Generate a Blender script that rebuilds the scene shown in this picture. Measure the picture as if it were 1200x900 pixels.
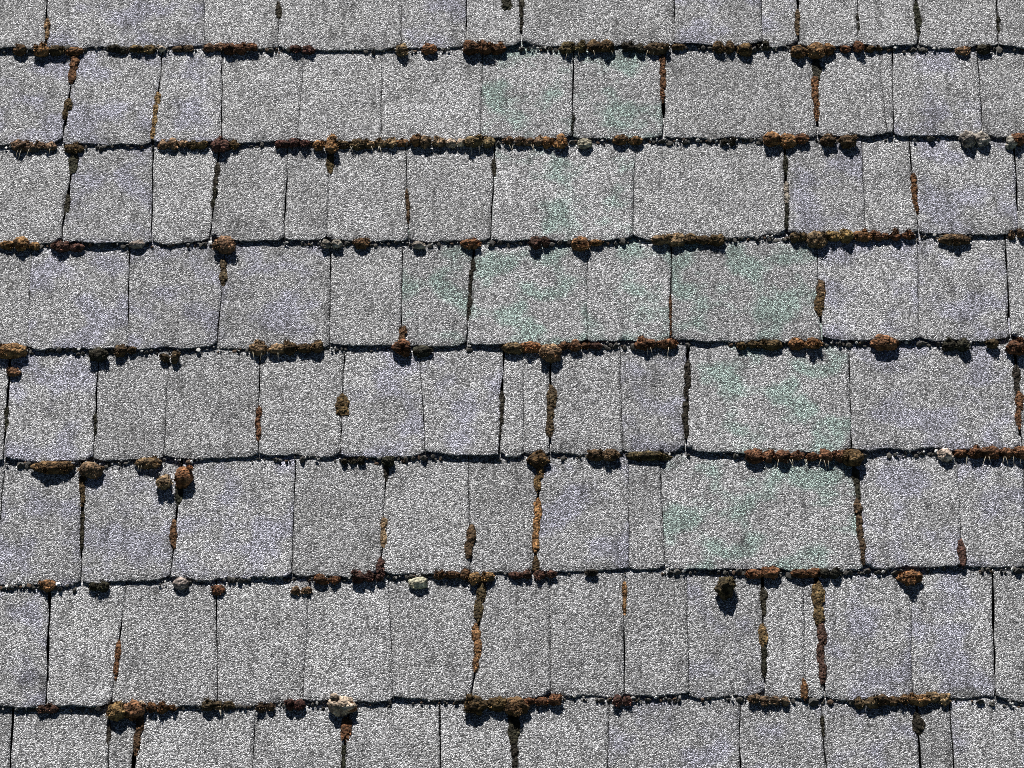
import bpy, math, random
import numpy as np
from mathutils import Vector, Matrix, noise

random.seed(11)
rng = np.random.default_rng(11)
scene = bpy.context.scene
for o in list(bpy.data.objects):
    bpy.data.objects.remove(o, do_unlink=True)
COL = scene.collection

# ------------------------------------------------------------------ frame of the roof
PITCH = math.radians(27)
ROOF_ORIGIN = Vector((0, 0, 4.2))
U = Vector((1, 0, 0))
V = Vector((0, math.cos(PITCH), math.sin(PITCH)))
N = Vector((0, -math.sin(PITCH), math.cos(PITCH)))

# ------------------------------------------------------------------ camera
THETA = math.radians(32)      # how far below the roof's normal the camera stands
DIST = 4.0
LENS = 120.0
TH_ROLL = math.radians(0.25)
cam_dir = N * math.cos(THETA) - V * math.sin(THETA)
CAM = ROOF_ORIGIN + cam_dir * DIST
cz = cam_dir.normalized()
cx = U.copy()
cy = cz.cross(cx)
rot = Matrix((cx, cy, cz)).transposed() @ Matrix.Rotation(-TH_ROLL, 3, 'Z')
cd = bpy.data.cameras.new('camera')
cam = bpy.data.objects.new('camera', cd)
COL.objects.link(cam)
cam.matrix_world = Matrix.Translation(CAM) @ rot.to_4x4()
cd.lens = LENS
cd.sensor_width = 36.0
cd.clip_end = 2000
scene.camera = cam

# ------------------------------------------------------------------ light
SUN_A = math.radians(33)      # sun above the roof plane, coming down the slope
SUN_L = math.radians(9)       # and slightly from the left
to_sun = (V * math.cos(SUN_L) - U * math.sin(SUN_L)) * math.cos(SUN_A) + N * math.sin(SUN_A)
to_sun.normalize()
elev = math.asin(to_sun.z)
azim = math.atan2(to_sun.x, to_sun.y)
world = bpy.data.worlds.new('World')
scene.world = world
world.use_nodes = True
wn = world.node_tree
sky = wn.nodes.new('ShaderNodeTexSky')
sky.sky_type = 'NISHITA'
sky.sun_disc = False
sky.altitude = 2500
sky.air_density = 0.25
sky.sun_elevation = elev
sky.sun_rotation = azim
wn.nodes['Background'].inputs['Strength'].default_value = 0.05
wn.links.new(sky.outputs[0], wn.nodes['Background'].inputs['Color'])
sl = bpy.data.lights.new('sun', 'SUN')
sl.energy = 5.0
sl.angle = math.radians(0.5)
sl.color = (1.0, 0.975, 0.94)
sun = bpy.data.objects.new('sun', sl)
COL.objects.link(sun)
sun.rotation_euler = to_sun.to_track_quat('Z', 'Y').to_euler()
sun.location = (0, 0, 10)
vs = scene.view_settings
vs.view_transform = 'Standard'
vs.look = 'None'
vs.gamma = 1.0
vs.use_curve_mapping = False
vs.exposure = 1.17
scene.render.engine = 'CYCLES'
scene.cycles.filter_width = 0.9
scene.cycles.use_denoising = False
scene.render.resolution_x = 1024
scene.render.resolution_y = 768

# ------------------------------------------------------------------ photo pixel -> point of the roof
T_SH = 0.0043                 # shingle thickness
LAP = 0.035
TOP = 0.0185                  # height of a shingle's lower edge above the deck
RI = rot.to_4x4().to_3x3()


def on_roof(px, py, w=TOP):
    """(u, v) where the ray through a photo pixel (1200 x 900) meets the roof plane at height w."""
    d = Vector(((px - 600) / 1200 * 36.0 / LENS, -(py - 450) / 1200 * 36.0 / LENS, -1.0))
    d = RI @ d
    p0 = CAM - ROOF_ORIGIN
    t = (w - p0.dot(N)) / d.dot(N)
    p = p0 + d * t
    return p.dot(U), p.dot(V)


def roofpt(u, v, w):
    return ROOF_ORIGIN + U * u + V * v + N * w


ROOF_M = Matrix.Translation(ROOF_ORIGIN) @ Matrix((U, V, N)).transposed().to_4x4()

# ------------------------------------------------------------------ materials


class NT:
    def __init__(self, name):
        self.m = bpy.data.materials.new(name)
        self.m.use_nodes = True
        self.t = self.m.node_tree
        self.bsdf = self.t.nodes['Principled BSDF']

    def n(self, kind, **kw):
        nd = self.t.nodes.new(kind)
        for k, v in kw.items():
            setattr(nd, k, v)
        return nd

    def l(self, a, b):
        self.t.links.new(a, b)

    def math(self, op, a, b=None, c=None, clamp=False):
        nd = self.n('ShaderNodeMath', operation=op)
        nd.use_clamp = clamp
        for i, x in enumerate((a, b, c)):
            if x is None:
                continue
            if isinstance(x, (int, float)):
                nd.inputs[i].default_value = x
            else:
                self.l(x, nd.inputs[i])
        return nd.outputs[0]

    def ramp(self, fac, stops, interp='LINEAR'):
        nd = self.n('ShaderNodeValToRGB')
        cr = nd.color_ramp
        cr.interpolation = interp
        while len(cr.elements) < len(stops):
            cr.elements.new(0.5)
        for e, (p, c) in zip(cr.elements, stops):
            e.position = p
            e.color = (*c, 1) if len(c) == 3 else c
        self.l(fac, nd.inputs[0])
        return nd.outputs[0]

    def mix(self, fac, a, b, blend='MIX'):
        nd = self.n('ShaderNodeMix', data_type='RGBA', blend_type=blend)
        for sock, x in ((nd.inputs[0], fac), (nd.inputs[6], a), (nd.inputs[7], b)):
            if isinstance(x, (int, float)):
                sock.default_value = x
            elif isinstance(x, tuple):
                sock.default_value = (*x, 1)
            else:
                self.l(x, sock)
        return nd.outputs[2]


def g3(x):
    return (x, x, x)


def shingle_material():
    a = NT('mineral_granule_shingle')
    tc = a.n('ShaderNodeTexCoord')
    oi = a.n('ShaderNodeObjectInfo')
    off = a.n('ShaderNodeVectorMath', operation='SCALE')
    comb = a.n('ShaderNodeCombineXYZ')
    a.l(oi.outputs['Random'], comb.inputs[0])
    a.l(oi.outputs['Random'], comb.inputs[1])
    a.l(comb.outputs[0], off.inputs[0])
    off.inputs['Scale'].default_value = 7.0
    add = a.n('ShaderNodeVectorMath', operation='ADD')
    a.l(tc.outputs['Object'], add.inputs[0])
    a.l(off.outputs[0], add.inputs[1])
    P = add.outputs[0]
    # warp so that the granules are not evenly sized
    wn_ = a.n('ShaderNodeTexNoise')
    wn_.inputs['Scale'].default_value = 160
    a.l(P, wn_.inputs['Vector'])
    ws = a.n('ShaderNodeVectorMath', operation='MULTIPLY_ADD')
    a.l(wn_.outputs['Color'], ws.inputs[0])
    ws.inputs[1].default_value = (0.0012,) * 3
    a.l(P, ws.inputs[2])
    W = ws.outputs[0]

    vo = a.n('ShaderNodeTexVoronoi', feature='F1')
    vo.inputs['Scale'].default_value = 680
    a.l(W, vo.inputs['Vector'])
    ve = a.n('ShaderNodeTexVoronoi', feature='DISTANCE_TO_EDGE')
    ve.inputs['Scale'].default_value = 680
    a.l(W, ve.inputs['Vector'])
    v2 = a.n('ShaderNodeTexVoronoi', feature='F1')
    v2.inputs['Scale'].default_value = 1100
    a.l(P, v2.inputs['Vector'])
    sep = a.n('ShaderNodeSeparateColor')
    a.l(vo.outputs['Color'], sep.inputs[0])
    sep2 = a.n('ShaderNodeSeparateColor')
    a.l(v2.outputs['Color'], sep2.inputs[0])
    # granule colours: black, slate, grey, pale, near white ceramic-coated stone
    tone = a.ramp(sep.outputs[0], [(0.0, g3(0.08)), (0.2, g3(0.15)), (0.34, g3(0.30)), (0.5, g3(0.43)), (0.75, g3(0.56)), (1.0, g3(0.74))])
    fine = a.ramp(sep2.outputs[0], [(0.0, g3(0.45)), (0.5, g3(0.95)), (1.0, g3(1.25))])
    tone = a.mix(0.7, tone, fine, 'MULTIPLY')
    # asphalt showing between granules
    gapf = a.ramp(ve.outputs['Distance'], [(0.0, g3(1)), (0.06, g3(1)), (0.16, g3(0))])
    colr = a.mix(gapf, tone, (0.022, 0.022, 0.023))
    # granule loss: larger cells gone
    v3 = a.n('ShaderNodeTexNoise')
    v3.inputs['Scale'].default_value = 230
    v3.inputs['Detail'].default_value = 2
    a.l(P, v3.inputs['Vector'])
    loss = a.ramp(v3.outputs['Fac'], [(0.68, g3(0)), (0.74, g3(0.7))])
    colr = a.mix(loss, colr, (0.05, 0.05, 0.05))
    # weathering over the whole tab
    big = a.n('ShaderNodeTexNoise')
    big.inputs['Scale'].default_value = 14
    big.inputs['Detail'].default_value = 4
    a.l(P, big.inputs['Vector'])
    wear = a.ramp(big.outputs['Fac'], [(0.3, g3(0.80)), (0.5, g3(1.0)), (0.7, g3(1.12))])
    colr = a.mix(1.0, colr, wear, 'MULTIPLY')
    # grime washed down the slope
    mp = a.n('ShaderNodeMapping')
    mp.inputs['Scale'].default_value = (1.0, 0.28, 1.0)
    a.l(P, mp.inputs['Vector'])
    gr = a.n('ShaderNodeTexNoise')
    gr.inputs['Scale'].default_value = 70
    gr.inputs['Detail'].default_value = 4
    gr.inputs['Roughness'].default_value = 0.65
    a.l(mp.outputs[0], gr.inputs['Vector'])
    grime = a.ramp(gr.outputs['Fac'], [(0.32, g3(0.52)), (0.46, g3(0.98)), (0.64, g3(1.0)), (0.72, g3(1.1))])
    colr = a.mix(1.0, colr, grime, 'MULTIPLY')
    # blue and green algae-tinted patches, tint carried per tab
    tn = a.n('ShaderNodeTexNoise')
    tn.inputs['Scale'].default_value = 19
    tn.inputs['Detail'].default_value = 3
    a.l(P, tn.inputs['Vector'])
    tm = a.ramp(tn.outputs['Fac'], [(0.48, g3(0.0)), (0.60, g3(1))])
    tint = a.mix(tm, (0.99, 0.99, 1.005), oi.outputs['Color'])
    colr = a.mix(1.0, colr, tint, 'MULTIPLY')
    # tab to tab shade
    rv = a.math('MULTIPLY_ADD', oi.outputs['Random'], 0.24, 0.86)
    cc = a.n('ShaderNodeCombineColor')
    for i in range(3):
        a.l(rv, cc.inputs[i])
    colr = a.mix(1.0, colr, cc.outputs[0], 'MULTIPLY')
    a.l(colr, a.bsdf.inputs['Base Color'])
    a.bsdf.inputs['Roughness'].default_value = 0.85
    a.bsdf.inputs['Specular IOR Level'].default_value = 0.3
    # relief: domed granules standing at different heights
    dome = a.math('SUBTRACT', 0.75, vo.outputs['Distance'])
    stand = a.math('MULTIPLY_ADD', sep.outputs[1], 0.7, 0.4)
    h = a.math('MULTIPLY', dome, stand)
    pit = a.math('MULTIPLY', loss, -0.4)
    h = a.math('ADD', h, pit)
    h = a.math('MULTIPLY_ADD', sep2.outputs[1], 0.16, h)
    b = a.n('ShaderNodeBump')
    b.inputs['Strength'].default_value = 1.0
    b.inputs['Distance'].default_value = 0.00125
    a.l(h, b.inputs['Height'])
    a.l(b.outputs[0], a.bsdf.inputs['Normal'])
    return a.m


def butt_material():
    a = NT('bare_asphalt_edge')
    tc = a.n('ShaderNodeTexCoord')
    v = a.n('ShaderNodeTexVoronoi')
    v.inputs['Scale'].default_value = 330
    a.l(tc.outputs['Object'], v.inputs['Vector'])
    sep = a.n('ShaderNodeSeparateColor')
    a.l(v.outputs['Color'], sep.inputs[0])
    c = a.ramp(sep.outputs[0], [(0.0, g3(0.012)), (0.6, g3(0.02)), (0.85, g3(0.05)), (1, g3(0.15))])
    a.l(c, a.bsdf.inputs['Base Color'])
    a.bsdf.inputs['Roughness'].default_value = 0.9
    b = a.n('ShaderNodeBump')
    b.inputs['Distance'].default_value = 0.002
    a.l(v.outputs['Distance'], b.inputs['Height'])
    a.l(b.outputs[0], a.bsdf.inputs['Normal'])
    return a.m


def felt_material():
    a = NT('black_underlay_felt')
    tc = a.n('ShaderNodeTexCoord')
    n_ = a.n('ShaderNodeTexNoise')
    n_.inputs['Scale'].default_value = 300
    a.l(tc.outputs['Object'], n_.inputs['Vector'])
    c = a.ramp(n_.outputs['Fac'], [(0.3, g3(0.012)), (0.7, g3(0.035))])
    a.l(c, a.bsdf.inputs['Base Color'])
    a.bsdf.inputs['Roughness'].default_value = 0.95
    return a.m


def moss_material(name='dry_moss', gain=1.0):
    a = NT(name)
    tc = a.n('ShaderNodeTexCoord')
    oi = a.n('ShaderNodeObjectInfo')
    P = tc.outputs['Object']
    n1 = a.n('ShaderNodeTexNoise')
    n1.inputs['Scale'].default_value = 260
    n1.inputs['Detail'].default_value = 5
    n1.inputs['Roughness'].default_value = 0.7
    a.l(P, n1.inputs['Vector'])
    n2 = a.n('ShaderNodeTexNoise')
    n2.inputs['Scale'].default_value = 75
    n2.inputs['Detail'].default_value = 2
    a.l(P, n2.inputs['Vector'])
    v = a.n('ShaderNodeTexVoronoi')
    v.inputs['Scale'].default_value = 680
    a.l(P, v.inputs['Vector'])
    base = a.mix(1.0, oi.outputs['Color'], (gain, gain * .97, gain * .9), 'MULTIPLY')
    vb = a.n('ShaderNodeTexVoronoi')
    vb.inputs['Scale'].default_value = 310
    a.l(P, vb.inputs['Vector'])
    vsep = a.n('ShaderNodeSeparateColor')
    a.l(vb.outputs['Color'], vsep.inputs[0])
    shoot = a.ramp(vsep.outputs[0], [(0.0, g3(0.5)), (0.45, g3(0.85)), (0.8, g3(1.15)), (1.0, (1.8, 1.75, 1.7))])
    base = a.mix(1.0, base, shoot, 'MULTIPLY')
    k = a.ramp(n1.outputs['Fac'], [(0.34, g3(0.4)), (0.5, g3(0.9)), (0.66, (1.7, 1.65, 1.6))])
    c = a.mix(1.0, base, k, 'MULTIPLY')
    tip = a.ramp(n2.outputs['Fac'], [(0.5, g3(0)), (0.62, g3(0.7))])
    c = a.mix(tip, c, a.mix(1.0, base, (1.9, 2.0, 2.0), 'MULTIPLY'))
    dead = a.ramp(n2.outputs['Fac'], [(0.32, g3(0.75)), (0.44, g3(0))])
    c = a.mix(dead, c, (0.022, 0.018, 0.013))
    a.l(c, a.bsdf.inputs['Base Color'])
    a.bsdf.inputs['Roughness'].default_value = 0.95
    a.bsdf.inputs['Specular IOR Level'].default_value = 0.1
    h = a.math('SUBTRACT', n1.outputs['Fac'], a.math('MULTIPLY', vb.outputs['Distance'], 1.1))
    b = a.n('ShaderNodeBump')
    b.inputs['Distance'].default_value = 0.0022
    a.l(h, b.inputs['Height'])
    a.l(b.outputs[0], a.bsdf.inputs['Normal'])
    return a.m


def plain(name, stops, scale=400, rough=0.9):
    a = NT(name)
    tc = a.n('ShaderNodeTexCoord')
    n_ = a.n('ShaderNodeTexNoise')
    n_.inputs['Scale'].default_value = scale
    a.l(tc.outputs['Object'], n_.inputs['Vector'])
    c = a.ramp(n_.outputs['Fac'], stops)
    a.l(c, a.bsdf.inputs['Base Color'])
    a.bsdf.inputs['Roughness'].default_value = rough
    return a.m


def crumb_material():
    a = NT('crumbs')
    at = a.n('ShaderNodeAttribute', attribute_name='tone')
    a.l(at.outputs['Color'], a.bsdf.inputs['Base Color'])
    a.bsdf.inputs['Roughness'].default_value = 0.9
    return a.m


M_SH = shingle_material()
M_BUTT = butt_material()
M_FELT = felt_material()
M_MOSS = moss_material('dry_moss', 0.85)
M_TIP = moss_material('moss_leaflets', 1.25)
M_WHISK = plain('dry_stalks', [(0.3, (0.30, 0.25, 0.17)), (0.7, (0.58, 0.53, 0.43))])
M_CRUMB = crumb_material()
M_GROUND = plain('lawn', [(0.3, (0.035, 0.06, 0.02)), (0.7, (0.07, 0.10, 0.035))], 3)
M_WOOD = plain('deck_boards', [(0.3, (0.16, 0.11, 0.07)), (0.7, (0.24, 0.17, 0.11))], 20)

# ------------------------------------------------------------------ traced course edges and joints (photo pixels)
EDGES = [
    [(0, 58), (130, 56), (250, 55), (400, 57), (600, 55), (800, 54), (1050, 55), (1200, 56)],
    [(0, 170), (150, 169), (330, 167), (450, 167), (600, 165), (740, 163), (900, 162), (1060, 160), (1200, 160)],
    [(0, 285), (140, 285), (250, 283), (400, 283), (560, 283), (740, 281), (900, 277), (1050, 275), (1200, 273)],
    [(0, 408), (110, 409), (190, 409), (300, 407), (450, 406), (600, 405), (750, 402), (870, 400), (1000, 400), (1200, 399)],
    [(0, 542), (120, 542), (200, 538), (300, 536), (450, 536), (520, 533), (600, 535), (700, 531), (800, 529), (890, 533), (1000, 532), (1080, 529), (1200, 530)],
    [(0, 685), (100, 684), (180, 681), (300, 676), (400, 675), (500, 673), (640, 671), (800, 667), (950, 669), (1100, 665), (1200, 665)],
    [(0, 830), (100, 828), (200, 827), (330, 824), (430, 823), (485, 819), (600, 822), (680, 815), (730, 818), (850, 815), (960, 820), (1100, 816), (1200, 823)],
]
# per course (the one above edge k): (x at top, x at bottom, gap px)
JOINTS = [
    [(56, 54, 2.2), (239, 240, .9), (328, 326, 1.0), (470, 470, .7), (547, 547, 1.4), (611, 611, 2.6), (790, 790, 1.2), (892, 893, 1.0), (934, 936, 2.2), (1003, 1006, 1.4), (1072, 1076, 2.6), (1166, 1170, 1.4)],
    [(90, 72, 2.4), (191, 178, 2.0), (260, 260, 1.5), (357, 348, 1.0), (448, 446, .8), (565, 563, .9), (672, 671, 1.2), (776, 778, 2.6), (955, 958, 2.8), (1030, 1040, .8), (1046, 1047, 1.6)],
    [(88, 72, 2.4), (179, 178, 1.2), (257, 246, 1.8), (337, 333, 1.4), (386, 383, .8), (475, 479, 1.4), (580, 575, 1.4), (745, 741, 1.2), (920, 922, 2.4), (1010, 1014, .8), (1066, 1076, 2.0), (1188, 1194, 1.8)],
    [(37, 32, .7), (152, 150, 1.6), (264, 254, 1.1), (388, 386, 1.3), (471, 470, 1.1), (556, 547, 1.8), (688, 688, .7), (787, 785, 1.4), (957, 963, 1.8), (1075, 1077, .7), (1178, 1184, 1.8)],
    [(13, 4, 1.8), (116, 109, 1.4), (198, 192, .8), (304, 303, 1.3), (404, 398, 1.6), (492, 498, .9), (591, 585, 1.8), (613, 614, .8), (645, 645, 2.2), (727, 730, .7), (807, 803, 2.6), (995, 998, 1.8), (1189, 1197, 2.6)],
    [(97, 95, 2.6), (213, 199, 1.8), (346, 342, 1.2), (453, 446, 1.3), (549, 551, 1.2), (633, 627, 2.6), (737, 737, .7), (772, 780, 1.6), (1000, 1013, 2.8), (1122, 1128, .8), (1199, 1203, 1.5)],
    [(58, 55, 1.8), (148, 130, 1.6), (253, 255, 1.5), (363, 355, .8), (455, 461, 1.0), (565, 554, 2.4), (645, 645, .7), (731, 732, 1.6), (804, 808, .8), (893, 897, 2.6), (942, 944, .9), (957, 967, 3.2), (1068, 1069, .7), (1163, 1167, 2.0)],
    [(15, 11, 1.8), (128, 127, 1.6), (163, 156, 2.4), (300, 295, 1.3), (409, 401, 2.2), (516, 516, 1.6), (606, 602, 2.4), (714, 712, 1.0), (868, 867, 1.6), (962, 969, 1.1), (1074, 1079, 2.2), (1112, 1118, 1.5)],
]
# traced tints of tabs: (course, x, kind)
GREEN = [(1, 610), (1, 720), (2, 660), (3, 620), (3, 740), (3, 870), (5, 880), (3, 510), (4, 900)]
LAVENDER = [(0, 100), (0, 200), (0, 500), (0, 840), (0, 920), (1, 30), (1, 120), (1, 220), (1, 1100), (2, 120), (2, 980), (2, 1120),
            (3, 90), (3, 200), (3, 330), (3, 1020), (3, 1130), (4, 60), (4, 450), (4, 560), (4, 770), (4, 850), (4, 1100), (4, 20),
            (5, 40), (5, 140), (5, 280), (5, 1060), (5, 1160), (5, 680), (6, 1010), (6, 1110), (6, 850), (6, 30), (7, 910), (7, 1020), (7, 760), (7, 1160)]

U_MIN, U_MAX = -0.92, 0.92     # roof modelled beyond the frame

# edges as functions v(u)
edge_fn = []
for e in EDGES:
    pts = [on_roof(x, y) for x, y in e]
    edge_fn.append((np.array([p[0] for p in pts]), np.array([p[1] for p in pts])))
E_MEAN = float(np.mean([edge_fn[k][1].mean() - edge_fn[k + 1][1].mean() for k in range(6)]))


def edge_v(k, u):
    """v of edge k; k < 0 runs on up the slope, k > 6 down to the eaves."""
    if k < 0:
        return edge_v(0, u) - k * E_MEAN
    if k > 6:
        return edge_v(6, u) - (k - 6) * E_MEAN * 1.03
    xs, ys = edge_fn[k]
    return float(np.interp(u, xs, ys))


K_MIN, K_MAX = -3, 9           # lower edges present


def top_w(k, u, v):
    """height of the granule surface of course k (whose lower edge is edge k)."""
    v0, v1 = edge_v(k, u), edge_v(k - 1, u)
    return TOP - T_SH * (v - v0) / (v1 - v0)


# ------------------------------------------------------------------ the roof
def new_obj(name, verts, faces, mats, parent=None, origin=None, smooth=False, fmat=None):
    verts = np.asarray(verts, dtype=np.float64)
    if origin is None:
        origin = verts.mean(axis=0)
    me = bpy.data.meshes.new(name)
    me.from_pydata((verts - np.asarray(origin)).tolist(), [], faces)
    for m in mats:
        me.materials.append(m)
    if fmat is not None:
        me.polygons.foreach_set('material_index', np.asarray(fmat, dtype=np.int32))
    if smooth:
        me.polygons.foreach_set('use_smooth', np.ones(len(faces), dtype=bool))
    me.update()
    o = bpy.data.objects.new(name, me)
    COL.objects.link(o)
    if parent is not None:
        o.parent = parent
        o.location = origin
    else:
        o.matrix_world = ROOF_M @ Matrix.Translation(Vector(origin))
    return o


roof = bpy.data.objects.new('shingled_roof', None)
COL.objects.link(roof)
roof.matrix_world = ROOF_M
roof.empty_display_size = 0.2
roof['label'] = 'weathered roof slope of speckled grey asphalt shingles with moss along the edges'
roof['category'] = 'roof'


def box(u0, u1, v0, v1, w0, w1):
    vs_ = [(u, v, w) for w in (w0, w1) for v in (v0, v1) for u in (u0, u1)]
    fs = [(0, 2, 3, 1), (4, 5, 7, 6), (0, 1, 5, 4), (2, 6, 7, 3), (0, 4, 6, 2), (1, 3, 7, 5)]
    return vs_, fs


V_LO = edge_v(K_MAX, 0) + 0.01
V_HI = edge_v(K_MIN - 1, 0) + LAP
bv, bf = box(U_MIN - 0.02, U_MAX + 0.02, V_LO, V_HI + 0.01, -0.0035, 0.0)
new_obj('underlay', bv, bf, [M_FELT], roof)
nb = 9
for i in range(nb):
    a0 = V_LO + (V_HI - V_LO) * i / nb
    a1 = V_LO + (V_HI - V_LO) * (i + 1) / nb - 0.003
    bv, bf = box(U_MIN - 0.02, U_MAX + 0.02, a0, a1, -0.024, -0.0045)
    new_obj('deck_board', bv, bf, [M_WOOD], roof)

ROWS = [0.0, 0.010, 0.08, 0.2, 0.34, 0.48, 0.62, 0.76, 0.9, 1.0]


class Joint:
    def __init__(self, k, ub, ut, gap):
        self.ub, self.ut, self.gap = ub, ut, gap
        self.jit = [random.gauss(0, 0.00045) for _ in range(len(ROWS) + 1)]
        self.g = []
        base = random.uniform(0.7, 1.1)
        for r in range(len(ROWS) + 1):
            q = noise.noise(Vector((ub * 31, k * 3.1, r * 0.85)))
            self.g.append(max(0.0002, gap * (base + 1.3 * q)) if gap > 0 else 0)
        if gap > 0.0012:
            self.g[0] *= 1.5
            self.g[1] *= 1.15

    def at(self, r, f, side):
        return self.ub + (self.ut - self.ub) * f + self.jit[r] + side * self.g[r] * 0.5


def course_joints(k):
    js = []
    if 0 <= k <= 7:
        for xt, xb, w in JOINTS[k]:
            if k == 0:
                yt, yb = -55, 55
            elif k == 7:
                yt, yb = np.interp(xt, *zip(*EDGES[6])), 900
            else:
                yt, yb = np.interp(xt, *zip(*EDGES[k - 1])), np.interp(xb, *zip(*EDGES[k]))
            ut, ub = on_roof(xt, yt)[0], on_roof(xb, yb)[0]
            if k == 7:   # carried on to its own lower edge
                ub = ut + (ub - ut) * 1.9
            js.append(Joint(k, ub, ut, (w + .2) * (0.00105 if w > 1.7 else 0.0008 if w > 1.05 else 0.00055)))
        js.sort(key=lambda j: j.ub)
        u = js[0].ub
        left = []
        while u > U_MIN + 0.17:
            u -= random.uniform(0.08, 0.15)
            left.append(Joint(k, u, u + random.gauss(0, .003), random.choice([.0008, .0012, .002])))
        u = js[-1].ub
        right = []
        while u < U_MAX - 0.17:
            u += random.uniform(0.08, 0.15)
            right.append(Joint(k, u, u + random.gauss(0, .003), random.choice([.0008, .0012, .002])))
        js = left[::-1] + js + right
    else:
        u = U_MIN + random.uniform(0.05, 0.12)
        while u < U_MAX - 0.06:
            js.append(Joint(k, u, u + random.gauss(0, .003), random.choice([.0008, .0012, .002])))
            u += random.uniform(0.08, 0.17)
    return [Joint(k, U_MIN, U_MIN, 0)] + js + [Joint(k, U_MAX, U_MAX, 0)]


def shingle(k, jl, jr, tint):
    width = jr.ub - jl.ub
    nu = max(6, int(width / 0.0045))
    lift = random.uniform(-0.0021, 0.0012)
    curl_l = max(0, random.gauss(0.0003, 0.0009))
    curl_r = max(0, random.gauss(0.0003, 0.0009))
    sag = random.gauss(0, 0.0012)
    seed = random.uniform(0, 100)
    dv0 = random.gauss(0, 0.0009)
    skew = random.gauss(0, 0.0012)
    R = ROWS + [None]
    top = []
    for r, f in enumerate(R):
        last = f is None
        ff = 1.0 if last else f
        ul, ur = jl.at(r, ff, 1), jr.at(r, ff, -1)
        for i in range(nu + 1):
            s = i / nu
            u = ul + (ur - ul) * s
            v0, v1 = edge_v(k, u), edge_v(k - 1, u)
            jag = 0.0
            if r <= 1:
                q = 0.0018 * noise.noise(Vector((u * 190, k * 7.7, seed))) + 0.0040 * noise.noise(Vector((u * 38, k * 3.3, seed)))
                q += random.gauss(0, 0.00045)
                # worn, rounded corners
                q += 0.0045 * (math.exp(-s * width / 0.005) + math.exp(-(1 - s) * width / 0.005))
                jag = q * (1 if r == 0 else 0.8)
            vb = v0 + dv0 + skew * (s - .5) + jag
            v = vb + (v1 - v0) * f if not last else v1 + LAP
            w = top_w(k, u, v)
            e = max(0.0, 1 - ff) ** 3
            w += e * (lift + 0.0016 * noise.noise(Vector((u * 38, k * 9.1, seed))) + curl_l * (1 - s) ** 4 + curl_r * s ** 4 + sag * (4 * s * (1 - s) - .5) * .5)
            if not last:
                w += 0.0007 * noise.noise(Vector((u * 26, v * 26, seed))) * min(1, (1 - ff) * 4)
            w += 0.0005
            if r == 0:
                w -= 0.0004 + 0.0005 * random.random()
            top.append((u, v, w))
    nr = len(R)
    n1 = nu + 1
    verts = list(top)
    faces, fm = [], []
    for r in range(nr - 1):
        for i in range(nu):
            a = r * n1 + i
            faces.append((a, a + 1, a + n1 + 1, a + n1))
            fm.append(0)
    # rim dropped by the thickness
    rim = [i for i in range(n1)] + [r * n1 + nu for r in range(1, nr)] + \
          [(nr - 1) * n1 + i for i in range(nu - 1, -1, -1)] + [r * n1 for r in range(nr - 2, 0, -1)]
    b0 = len(verts)
    for idx in rim:
        u, v, w = top[idx]
        low = top_w(k, u, v) - T_SH + 0.0004
        dw = 0.0045 if idx < n1 else 0
        verts.append((u, v + dw, min(w - 0.002, low + max(0, w - top_w(k, u, v)) * 0.75)))
    L = len(rim)
    for i in range(L):
        a, b = rim[i], rim[(i + 1) % L]
        faces.append((b, a, b0 + i, b0 + (i + 1) % L))
        fm.append(1)
    faces.append(tuple(b0 + i for i in range(L))[::-1])
    fm.append(1)
    o = new_obj('shingle', verts, faces, [M_SH, M_BUTT], roof, smooth=False, fmat=fm)
    sm = np.array([m == 0 for m in fm])
    o.data.polygons.foreach_set('use_smooth', sm)
    o.color = (*tint, 1)
    return o


green_uv = [(k, on_roof(x, np.interp(x, *zip(*EDGES[min(k, 6)])) - (60 if k < 7 else -40))[0]) for k, x in GREEN]
lav_uv = [(k, on_roof(x, np.interp(x, *zip(*EDGES[min(k, 6)])) - (60 if k < 7 else -40))[0]) for k, x in LAVENDER]
ALLJ = {}
for k in range(K_MIN, K_MAX + 1):
    js = course_joints(k)
    ALLJ[k] = js
    for jl, jr in zip(js[:-1], js[1:]):
        tint = (1.0, 1.0, 1.0)
        if any(kk == k and jl.ub < u < jr.ub for kk, u in green_uv):
            tint = (0.79, 1.0, 0.925)
        elif any(kk == k and jl.ub < u < jr.ub for kk, u in lav_uv):
            tint = (0.915, 0.915, 1.07)
        elif not 0 <= k <= 7 and random.random() < 0.4:
            tint = (0.95, 0.95, 1.05)
        shingle(k, jl, jr, tint)

# ------------------------------------------------------------------ moss
COLOURS = {   # base colour, word for labels
    'r': ((0.105, 0.054, 0.030), 'rust-brown'),
    'o': ((0.185, 0.098, 0.050), 'orange-brown'),
    'b': ((0.085, 0.055, 0.030), 'brown'),
    't': ((0.165, 0.115, 0.072), 'tan'),
    'y': ((0.165, 0.105, 0.052), 'yellow-brown'),
    'l': ((0.078, 0.056, 0.034), 'olive-brown'),
    'm': ((0.075, 0.040, 0.034), 'maroon-brown'),
    'd': ((0.028, 0.026, 0.020), 'blackish'),
    'g': ((0.27, 0.255, 0.23), 'grey'),
    'p': ((0.40, 0.35, 0.28), 'cream-white'),
}
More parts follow.
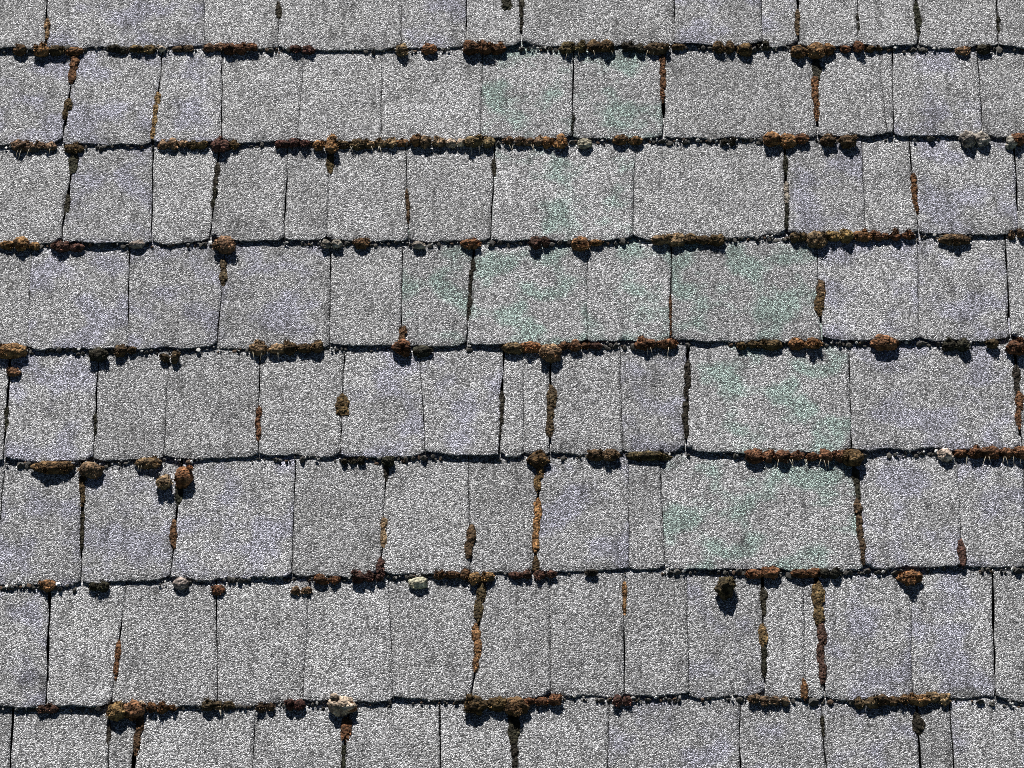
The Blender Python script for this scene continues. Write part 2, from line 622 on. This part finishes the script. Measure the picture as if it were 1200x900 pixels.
# per edge: x0, x1, height px, colour, shift in y px
EDGE_MOSS = [
    [(15, 32, 10, 'b', 0), (40, 58, 20, 'o', 3), (57, 76, 15, 'l', 0), (77, 98, 15, 'r', 2), (128, 150, 9, 'd', 0), (152, 184, 11, 'b', 0), (184, 195, 9, 'p', -1), (203, 226, 8, 'l', 0),
     (240, 264, 9, 't', -1), (262, 302, 12, 'r', 0), (340, 369, 11, 'm', 0), (464, 478, 14, 't', 2), (494, 512, 14, 'o', 1), (543, 592, 15, 'r', 1), (655, 690, 13, 'l', 0), (689, 718, 13, 'b', -1), (729, 757, 12, 'd', 1),
     (754, 783, 17, 'l', 2), (786, 802, 9, 'b', -1), (834, 863, 13, 'b', 0), (864, 881, 13, 'b', 2), (884, 902, 9, 'd', -3), (925, 965, 24, 'y', 5), (961, 979, 15, 'r', 2), (982, 1014, 12, 'r', 0),
     (1014, 1036, 8, 'b', 0), (1119, 1137, 13, 't', 2), (1144, 1160, 10, 'd', 1)],
    [(15, 66, 12, 't', 0), (75, 98, 18, 'b', 3), (185, 221, 12, 't', -1), (221, 242, 11, 'b', 0), (248, 268, 15, 'm', 1), (267, 281, 14, 'b', 1), (324, 364, 12, 'm', 0), (365, 396, 17, 'o', 3), (395, 428, 12, 'l', 0),
     (427, 466, 13, 't', 0), (464, 496, 12, 'r', -2), (490, 523, 12, 't', -1), (523, 546, 11, 'p', 0), (545, 581, 14, 't', 0), (590, 637, 10, 't', -1), (633, 666, 15, 'o', 1), (677, 693, 15, 'g', 3), (719, 753, 12, 'y', 0),
     (895, 932, 18, 'o', 1), (930, 948, 11, 'r', 0), (959, 1004, 19, 'l', 3), (1126, 1158, 17, 'g', 2), (1179, 1190, 15, 'g', 6), (1184, 1202, 20, 'r', 2), (845, 862, 8, 'd', 2)],
    [(0, 50, 12, 'o', 1), (63, 100, 15, 'm', 2), (150, 170, 13, 'g', 1), (251, 276, 19, 't', 2), (376, 400, 12, 'g', 2), (414, 433, 12, 'b', 1), (482, 499, 13, 'g', 3), (542, 563, 12, 'o', 1), (621, 646, 13, 'm', 1),
     (669, 692, 17, 'o', 2), (690, 706, 11, 'o', 1), (765, 801, 15, 't', 0), (799, 848, 12, 'b', 0), (925, 946, 10, 'l', 0), (944, 969, 20, 't', 4), (968, 1000, 14, 'y', 0), (998, 1023, 14, 'o', -1), (1022, 1042, 10, 'r', -1),
     (1042, 1073, 12, 'r', 0), (1100, 1137, 20, 'l', 5), (1180, 1201, 10, 'l', 0)],
    [(-4, 33, 24, 'o', 2), (8, 24, 15, 'r', 28), (104, 126, 13, 'd', 5), (135, 161, 12, 'l', 0), (187, 211, 13, 'l', 9), (292, 336, 15, 't', 1), (332, 380, 14, 'b', 0), (461, 481, 16, 'r', 1), (485, 506, 12, 'd', 4),
     (589, 612, 16, 't', 1), (608, 636, 19, 'o', 0), (632, 658, 24, 't', 9), (655, 692, 11, 'r', 0), (690, 706, 9, 'm', 1), (744, 793, 17, 'r', 0), (862, 891, 11, 'b', 2), (891, 916, 16, 'b', 2), (925, 961, 17, 'o', 2),
     (1020, 1052, 19, 'o', 2), (1105, 1136, 15, 'd', 4), (1155, 1170, 12, 'l', 2), (1179, 1204, 23, 'r', 8)],
    [(39, 86, 22, 'b', 6), (94, 120, 21, 't', 9), (159, 189, 20, 't', 2), (184, 201, 15, 't', 28), (206, 226, 20, 'o', 23), (398, 428, 8, 'd', 2), (448, 461, 12, 'd', 4), (619, 642, 17, 'b', 3), (689, 723, 12, 'l', 0), (734, 785, 19, 'l', 3),
     (876, 992, 13, 'r', 0), (988, 1011, 17, 'b', 4), (1099, 1116, 14, 'p', 2), (1116, 1206, 14, 'r', 0)],
    [(47, 66, 11, 'o', 0), (104, 127, 11, 'd', 2), (204, 222, 12, 'g', 3), (248, 263, 12, 'r', 14), (340, 366, 9, 't', 16), (369, 399, 11, 'r', 1), (414, 452, 12, 'm', 0), (479, 502, 20, 'p', 8), (509, 552, 11, 'r', 0),
     (549, 579, 15, 'y', 3), (598, 652, 10, 'm', 0), (686, 700, 8, 'd', 1), (839, 859, 24, 'l', 24), (876, 911, 13, 'o', 2), (929, 962, 13, 'r', 2), (1054, 1079, 19, 'o', 12), (960, 984, 12, 'd', 2)],
    [(45, 66, 10, 'm', 0), (127, 147, 22, 'y', 6), (145, 169, 17, 'o', 4), (160, 172, 11, 'p', -2), (174, 207, 10, 'r', 0), (238, 273, 10, 'l', -1), (301, 323, 10, 'l', 2), (335, 356, 11, 'm', 0), (384, 416, 17, 'p', 3),
     (400, 417, 14, 'o', 4), (545, 594, 17, 'b', 3), (591, 616, 22, 'b', 6), (613, 657, 11, 'r', 0), (719, 739, 10, 'm', 1), (879, 925, 9, 't', 1), (1000, 1029, 15, 'l', 3), (1027, 1066, 11, 'b', 1), (1064, 1089, 17, 'o', 3), (1087, 1113, 10, 't', 0)],
]
# moss growing in joints: x, y0, y1, width, colour
JOINT_MOSS = [
    (611, 2, 34, 6, 'd'), (592, 0, 12, 14, 'd'), (935, 14, 40, 6, 'l'), (1073, 6, 44, 8, 'd'), (323, 5, 22, 7, 'd'), (55, 25, 46, 7, 't'), (1169, 20, 40, 5, 'd'), (1006, 18, 40, 4, 'd'),
    (86, 66, 98, 10, 'r'), (76, 118, 140, 8, 'l'), (182, 110, 164, 7, 'y'), (776, 66, 118, 8, 'r'), (956, 70, 92, 11, 'd'), (957, 92, 140, 8, 'r'), (672, 135, 158, 4, 'd'),
    (88, 180, 202, 10, 'd'), (75, 232, 252, 8, 'd'), (256, 192, 222, 6, 'd'), (248, 222, 244, 7, 'd'), (921, 186, 204, 6, 'd'), (920, 216, 240, 7, 'g'), (921, 240, 268, 5, 'd'), (1070, 205, 252, 7, 'r'), (580, 190, 206, 6, 'd'), (478, 224, 262, 5, 'l'), (386, 182, 200, 8, 'b'),
    (263, 304, 332, 9, 'l'), (554, 305, 345, 5, 'd'), (549, 350, 377, 6, 'd'), (959, 332, 352, 9, 'l'), (961, 350, 368, 10, 'b'), (467, 384, 406, 8, 'b'), (786, 350, 396, 3, 'r'),
    (394, 467, 486, 14, 'b'), (305, 478, 516, 7, 'r'), (588, 462, 512, 5, 'd'), (645, 456, 512, 10, 'l'), (805, 424, 468, 7, 'd'), (804, 472, 512, 7, 'd'), (1191, 430, 462, 9, 'd'), (1194, 462, 502, 9, 'r'), (9, 478, 505, 6, 'd'), (112, 488, 512, 5, 'd'),
    (97, 556, 592, 7, 'b'), (95, 602, 645, 5, 'd'), (204, 618, 640, 8, 'r'), (441, 606, 640, 8, 't'), (551, 620, 654, 10, 'l'), (632, 544, 576, 9, 'y'), (628, 588, 646, 9, 'o'), (1003, 552, 588, 8, 'd'), (1009, 590, 662, 8, 'l'), (1128, 640, 664, 9, 'm'), (440, 658, 674, 8, 'm'), (452, 546, 562, 5, 'd'), (627, 655, 672, 6, 'b'), (212, 570, 590, 7, 'd'),
    (131, 758, 795, 6, 'r'), (563, 684, 726, 12, 'l'), (557, 734, 788, 10, 'o'), (731, 684, 720, 5, 'o'), (893, 690, 722, 7, 'd'), (893, 734, 756, 9, 'y'), (894, 756, 792, 6, 'd'), (958, 686, 734, 14, 'b'), (963, 734, 800, 10, 'm'), (943, 800, 820, 8, 'r'),
    (161, 838, 882, 9, 'b'), (407, 842, 868, 9, 'r'), (605, 842, 868, 11, 'd'), (403, 874, 902, 6, 'd'), (603, 874, 902, 7, 'd'), (1074, 838, 860, 11, 'd'), (965, 840, 864, 4, 'd'), (128, 850, 870, 4, 'd'),
]


def ico(sub=2):
    import bmesh
    bm = bmesh.new()
    bmesh.ops.create_icosphere(bm, subdivisions=sub, radius=1.0)
    vv = np.array([v.co[:] for v in bm.verts])
    ff = [tuple(v.index for v in f.verts) for f in bm.faces]
    bm.free()
    return vv, ff


ICO1, ICO2, ICO3 = ico(1), ico(2), ico(3)


def lump(c, rad, seed, rough=0.3, base=ICO2, freq=170):
    """a noisy ellipsoid lump"""
    vv, ff = base
    out = []
    for p in vv:
        q = Vector((p[0] * rad[0], p[1] * rad[1], p[2] * rad[2]))
        s = Vector((q.x + seed, q.y - seed, q.z + seed * .3))
        d = 1 + rough * noise.noise(s * freq) + rough * 0.75 * noise.noise(s * freq * 2.6)
        d += rough * 0.4 * noise.noise(s * freq * 5.1)
        out.append((c[0] + q.x * d, c[1] + q.y * d, c[2] + q.z * d))
    return out, ff


def add_mesh(V_, F_, v, f):
    o = len(V_)
    V_.extend(v)
    F_.extend([tuple(i + o for i in t) for t in f])


def fuzz(V_, F_, lumps, n, length):
    """short leaflets standing out of the cushion"""
    for _ in range(n):
        c, rad = random.choice(lumps)
        d = Vector((random.gauss(0, 1), random.gauss(0, 1), random.gauss(0.3, 1))).normalized()
        p = Vector((c[0] + d.x * rad[0] * .93, c[1] + d.y * rad[1] * .93, c[2] + d.z * rad[2] * .93))
        out = (d + Vector((random.gauss(0, .35), random.gauss(0, .35), random.gauss(0.2, .35)))).normalized()
        side = out.cross(Vector((random.random() - .5, random.random() - .5, random.random() - .5))).normalized() * random.uniform(.0003, .0006)
        ln = length * random.uniform(0.5, 1.2)
        b = len(V_)
        mid = p + out * ln * .5
        V_.extend([tuple(p - side * .6), tuple(p + side * .6), tuple(mid + side), tuple(p + out * ln), tuple(mid - side)])
        F_.extend([(b, b + 1, b + 2), (b, b + 2, b + 4), (b + 4, b + 2, b + 3)])


REL = {-4: 'four shingle edges above', -3: 'three shingle edges above', -2: 'two shingle edges above', -1: 'one shingle edge above',
       0: 'same shingle edge as', 1: 'one shingle edge below', 2: 'two shingle edges below'}
REF = 'the long rusty moss fringes'


def vary(c, s=0.22):
    f = random.uniform(1 - s, 1 + s)
    return tuple(min(1, x * f * random.uniform(.93, 1.07)) for x in c) + (1,)


def whiskers(parent, u0, u1, v, w, n):
    V_, F_ = [], []
    for _ in range(n):
        u = random.uniform(u0, u1)
        ln = random.uniform(.006, .013)
        hw = random.uniform(.0003, .0005)
        lean = random.gauss(0, .25)
        pts = []
        for i in range(4):
            t = i / 3
            pts.append((u + lean * ln * t, v - .008 - ln * t, w + .0040 + ln * (.15 * t - .45 * t * t)))
        b = len(V_)
        for i, p in enumerate(pts):
            h = hw * (1 - .7 * i / 3)
            V_.extend([(p[0] - h, p[1], p[2]), (p[0] + h, p[1], p[2]), (p[0], p[1] - h * .5, p[2] + h)])
        for i in range(3):
            for j in range(3):
                a0, a1 = b + i * 3 + j, b + i * 3 + (j + 1) % 3
                F_.append((a0, a1, a1 + 3, a0 + 3))
        F_.append((b, b + 2, b + 1))
        F_.append((b + 9, b + 10, b + 11))
    o = np.array(parent['_origin'])
    st = new_obj('dry_stalks', np.array(V_) - o, F_, [M_WHISK], parent)
    st['kind'] = 'stuff'
    return st


def edge_moss(k, x0, x1, hpx, col, dy, traced=True, uv=None):
    if traced:
        xc = (x0 + x1) / 2
        yc = np.interp(xc, *zip(*EDGES[k])) + dy
        uc, vc = on_roof(xc, yc, TOP - .001)
        width = (x1 - x0) * 0.001 * (1.03 if k < 2 else 0.98 if k > 4 else 1.0)
    else:
        uc, vc = uv
        width = x1 - x0
    h = hpx * (0.00107 if hpx < 18 else 0.00094)
    ledge = edge_v(k, uc)
    on_face = vc < ledge - 0.012           # sits on the course below, clear of the edge
    n = max(1, int(round(width / (h * 1.15)))) if hpx < 19 or width > .04 and k != 4 else 1
    V_, F_, L = [], [], []
    sd = random.uniform(0, 50)
    for i in range(n):
        s = (i + .5) / n
        r = width / n * random.uniform(.36, .64)
        u = uc - width / 2 + width * s
        u = min(max(u, uc - width / 2 + r * .75), uc + width / 2 - r * .75) if n > 1 else uc
        hh = h * random.uniform(.62, 1.12)
        rv = hh * random.uniform(.48, .6)
        rn = hh * random.uniform(.44, .55)
        if on_face:
            v = vc
            w = top_w(k + 1, u, v) + rn * .55
        else:
            ev = edge_v(k, u)
            v = ev + (vc - ledge) - 0.0025 + random.gauss(0, .0007)
            w = TOP - T_SH * .5 + rn * .32 + random.gauss(0, .0008)
        c = (u, v, w)
        rad = (r if n > 1 else width / 2, rv, rn)
        L.append((c, rad))
        v_, f_ = lump(c, rad, sd + i * 1.7, .34, ICO3, 165)
        add_mesh(V_, F_, v_, f_)
        # knobbly side shoots
        for _ in range(2):
            a = random.uniform(0, 2 * math.pi)
            rr = hh * random.uniform(.18, .3)
            cc = (u + rad[0] * .8 * math.cos(a), v + rv * .8 * math.sin(a), w + rn * random.uniform(-.2, .7))
            v_, f_ = lump(cc, (rr, rr, rr * .9), sd + 9 + random.random() * 9, .3, ICO1)
            add_mesh(V_, F_, v_, f_)
            L.append((cc, (rr, rr, rr)))
    pale = col in 'gp'
    nf = len(F_)
    fuzz(V_, F_, L, int((20 if pale else 190) * max(n, width / .016) * (hpx / 13)), .0010 if pale else .0020)
    name = 'lichen_clump' if pale else 'moss_clump'
    org = np.mean(np.array(V_), axis=0)
    ob = new_obj(name, V_, F_, [M_MOSS, M_TIP], None, origin=org, fmat=[0] * nf + [1] * (len(F_) - nf))
    ob['_origin'] = org.tolist()
    ob.data.polygons.foreach_set('use_smooth', np.array([True] * nf + [False] * (len(F_) - nf)))
    ob.color = vary(COLOURS[col][0])
    word = COLOURS[col][1]
    wpx = width * 1000
    size = 'tiny' if wpx < 15 else 'small' if wpx < 22 else 'medium' if wpx < 34 else 'wide' if wpx < 48 else 'very long'
    low = 'tall' if hpx >= 19 else 'plump' if hpx >= 15 else 'low'
    kind = 'lichen crumb' if pale else ('moss cushion' if wpx < 34 else 'moss strip')
    if traced:
        if on_face:
            ob['label'] = f'{size} {word} {kind} loose on a shingle, {REL[k - 4].replace("shingle ", "")} {REF}'
        elif k == 4 and hpx < 15 and wpx > 80 and col == 'r':
            ob['label'] = 'longest rusty moss fringe with pale stalks, ending above a mossy upright joint' if x0 < 1000 else 'long rusty moss fringe with pale stalks, beside a cream-white lichen crumb'
        else:
            ob['label'] = f'{size} {low} {word} {kind}, {REL[k - 4]} {REF}'
    else:
        ob['label'] = f'{word} moss cushion on an outlying shingle edge'
    if traced:
        REG.append((ob, k, uc, word))
    ob['category'] = 'lichen' if pale else 'moss'
    ob['group'] = 'moss and lichen clumps along the shingle edges'
    if not pale and not on_face and wpx > 26 and (col in 'rlbt') and random.random() < (1 if k == 4 and col == 'r' else .3):
        whiskers(ob, uc - width * .45, uc + width * .45, edge_v(k, uc), TOP - .001, max(2, int(wpx / 12)))
    del ob['_origin']
    return ob


REG = []
for k, lst in enumerate(EDGE_MOSS):
    for m in lst:
        edge_moss(k, *m)


seen = {}
for r_ in REG:
    seen.setdefault(r_[0]['label'], []).append(r_)
for lab, rs in seen.items():
    if len(rs) < 2:
        continue
    for ob, k, uc, word in rs:
        nb_ = min((q for q in REG if q[1] == k and q[0] != ob and q[3] != word), key=lambda q: abs(q[2] - uc))
        a_, b_ = lab.split(', ')
        ob['label'] = f'{a_} nearest {nb_[3]} growth, {b_}'.replace('long rusty moss', 'rusty').replace('shingle ', '')


def joint_moss(x, y0, y1, wpx, col):
    k = 7
    for q in range(7):
        if (y0 + y1) / 2 < np.interp(x, *zip(*EDGES[q])) + 2:
            k = q
            break
    ua, va = on_roof(x, y0, TOP - .003)
    ub, vb = on_roof(x, y1, TOP - .003)
    # the nearest joint of that course carries the strip
    best, bd = None, .014
    for j in ALLJ[k]:
        for v in (va, vb):
            f = (v - edge_v(k, j.ub)) / (edge_v(k - 1, j.ub) - edge_v(k, j.ub))
            d = abs(j.ub + (j.ut - j.ub) * f - (ua + ub) / 2)
            if d < bd:
                bd, best = d, j
    wid = wpx * .00118
    ln = va - vb
    n = max(1, int(round(ln / max(.016, wid * 1.8))))
    V_, F_, L = [], [], []
    sd = random.uniform(0, 60)
    for i in range(n):
        s = (i + .5) / n
        v = va + (vb - va) * s
        u = ua + (ub - ua) * s
        if best is not None:
            f = (v - edge_v(k, u)) / (edge_v(k - 1, u) - edge_v(k, u))
            f = min(1, max(0, f))
            u = best.ub + (best.ut - best.ub) * f
        u += random.gauss(0, wid * .1)
        taper = 1 - .3 * s if n > 1 else 1
        r = wid / 2 * random.uniform(.85, 1.15) * taper
        rv = ln / n * random.uniform(.58, .72)
        rn = max(.0018, r * random.uniform(.5, .7))
        if col == 'd':
            rn *= .7
        w = top_w(k, u, v) + rn * .18
        L.append(((u, v, w), (r, rv, rn)))
        v_, f_ = lump((u, v, w), (r, rv, rn), sd + i, .38, ICO3, 150)
        add_mesh(V_, F_, v_, f_)
    nf = len(F_)
    fuzz(V_, F_, L, 110 * n, .0014)
    ob = new_obj('joint_moss', V_, F_, [M_MOSS, M_TIP], fmat=[0] * nf + [1] * (len(F_) - nf))
    ob.color = vary(COLOURS[col][0])
    word = COLOURS[col][1]
    lw = 'short' if ln < .03 else 'long' if ln > .055 else 'slim'
    fat = 'thin' if wpx < 6 else 'thick' if wpx > 9 else 'narrow'
    e = k - 4
    rel = {-4: 'four courses above', -3: 'three courses above', -2: 'two courses above', -1: 'one course above', 0: 'just above', 1: 'just below', 2: 'two courses below', 3: 'three courses below'}[e]
    fm_ = ((va + vb) / 2 - edge_v(k, ua)) / (edge_v(k - 1, ua) - edge_v(k, ua))
    where = 'high in' if fm_ > .62 else 'low in' if fm_ < .38 else 'midway up'
    ob['label'] = f'{lw} {fat} {word} moss strip {where} joint, {rel} the rusty fringes'
    ob['category'] = 'moss'
    ob['group'] = 'moss strips in the upright joints'


for m in JOINT_MOSS:
    joint_moss(*m)

# moss carries on outside the frame
for k in range(K_MIN + 1, K_MAX):
    for sgn in (-1, 1):
        for _ in range(3):
            u = sgn * random.uniform(.66, .9)
            edge_moss(k, 0, random.uniform(.015, .04), random.uniform(9, 18), random.choice('rbotlm'), 0, False, (u, edge_v(k, u)))
for k in (-2, -1, 7, 8):
    for _ in range(9):
        u = random.uniform(-.6, .6)
        edge_moss(k, 0, random.uniform(.015, .04), random.uniform(9, 18), random.choice('rbotlm'), 0, False, (u, edge_v(k, u)))

# ------------------------------------------------------------------ crumbs caught along the edges and joints
CV, CF, CT = [], [], []
vv1, ff1 = ico(1)


def crumb(u, v, w, r, tone):
    b = len(CV)
    sx, sy, sz = (r * random.uniform(.6, 1.3) for _ in range(3))
    for p in vv1:
        q = 1 + .75 * (random.random() - .5)
        CV.append((u + p[0] * sx * q, v + p[1] * sy * q, w + p[2] * sz * q))
        CT.append(tone)
    CF.extend([tuple(i + b for i in t) for t in ff1])


for k in range(-1, 9):
    nn = int(1.3 * 520)
    for _ in range(nn):
        u = random.uniform(-.68, .68)
        dens = noise.noise(Vector((u * 11, k * 5.5, 0)))
        if random.random() > .5 + dens:
            continue
        q = random.random()
        if q < .55:
            tone = random.uniform(.015, .05)
            t3 = (tone * 1.1, tone, tone * .85, 1)
        elif q < .8:
            tone = random.uniform(.08, .35)
            
            t3 = (tone, tone * .98, tone * .94, 1)
        elif q < .84:
            tone = random.uniform(.5, .7)
            t3 = (tone, tone * .98, tone * .94, 1)
        else:
            t3 = (.06, .035, .02, 1)
        r = abs(random.gauss(.0012, .0006)) + .0006
        if q < .3:
            r *= random.uniform(1.1, 1.9)
        v = edge_v(k, u) + random.gauss(-.0022, .0014)
        w = TOP - T_SH + random.uniform(.0, T_SH * .7)
        if .55 <= q < .84:      # pale chips cling to the upper lip
            r *= .8
            w = TOP - random.uniform(.0, .0015)
            v += .0012
        crumb(u, v, w, r, t3)
cr = new_obj('edge_crumbs', CV, CF, [M_CRUMB])
ca = cr.data.color_attributes.new('tone', 'FLOAT_COLOR', 'POINT')
ca.data.foreach_set('color', np.array(CT, dtype=np.float32).ravel())
cr['kind'] = 'stuff'
cr['label'] = 'loose dark and pale granules and soil crumbs caught along the shingle edges'
cr['category'] = 'crumbs'

# ------------------------------------------------------------------ ground far below
gm = bpy.data.meshes.new('ground')
gm.from_pydata([(-300, -300, 0), (300, -300, 0), (300, 300, 0), (-300, 300, 0)], [], [(0, 1, 2, 3)])
gm.materials.append(M_GROUND)
ground = bpy.data.objects.new('ground', gm)
COL.objects.link(ground)
ground['kind'] = 'structure'
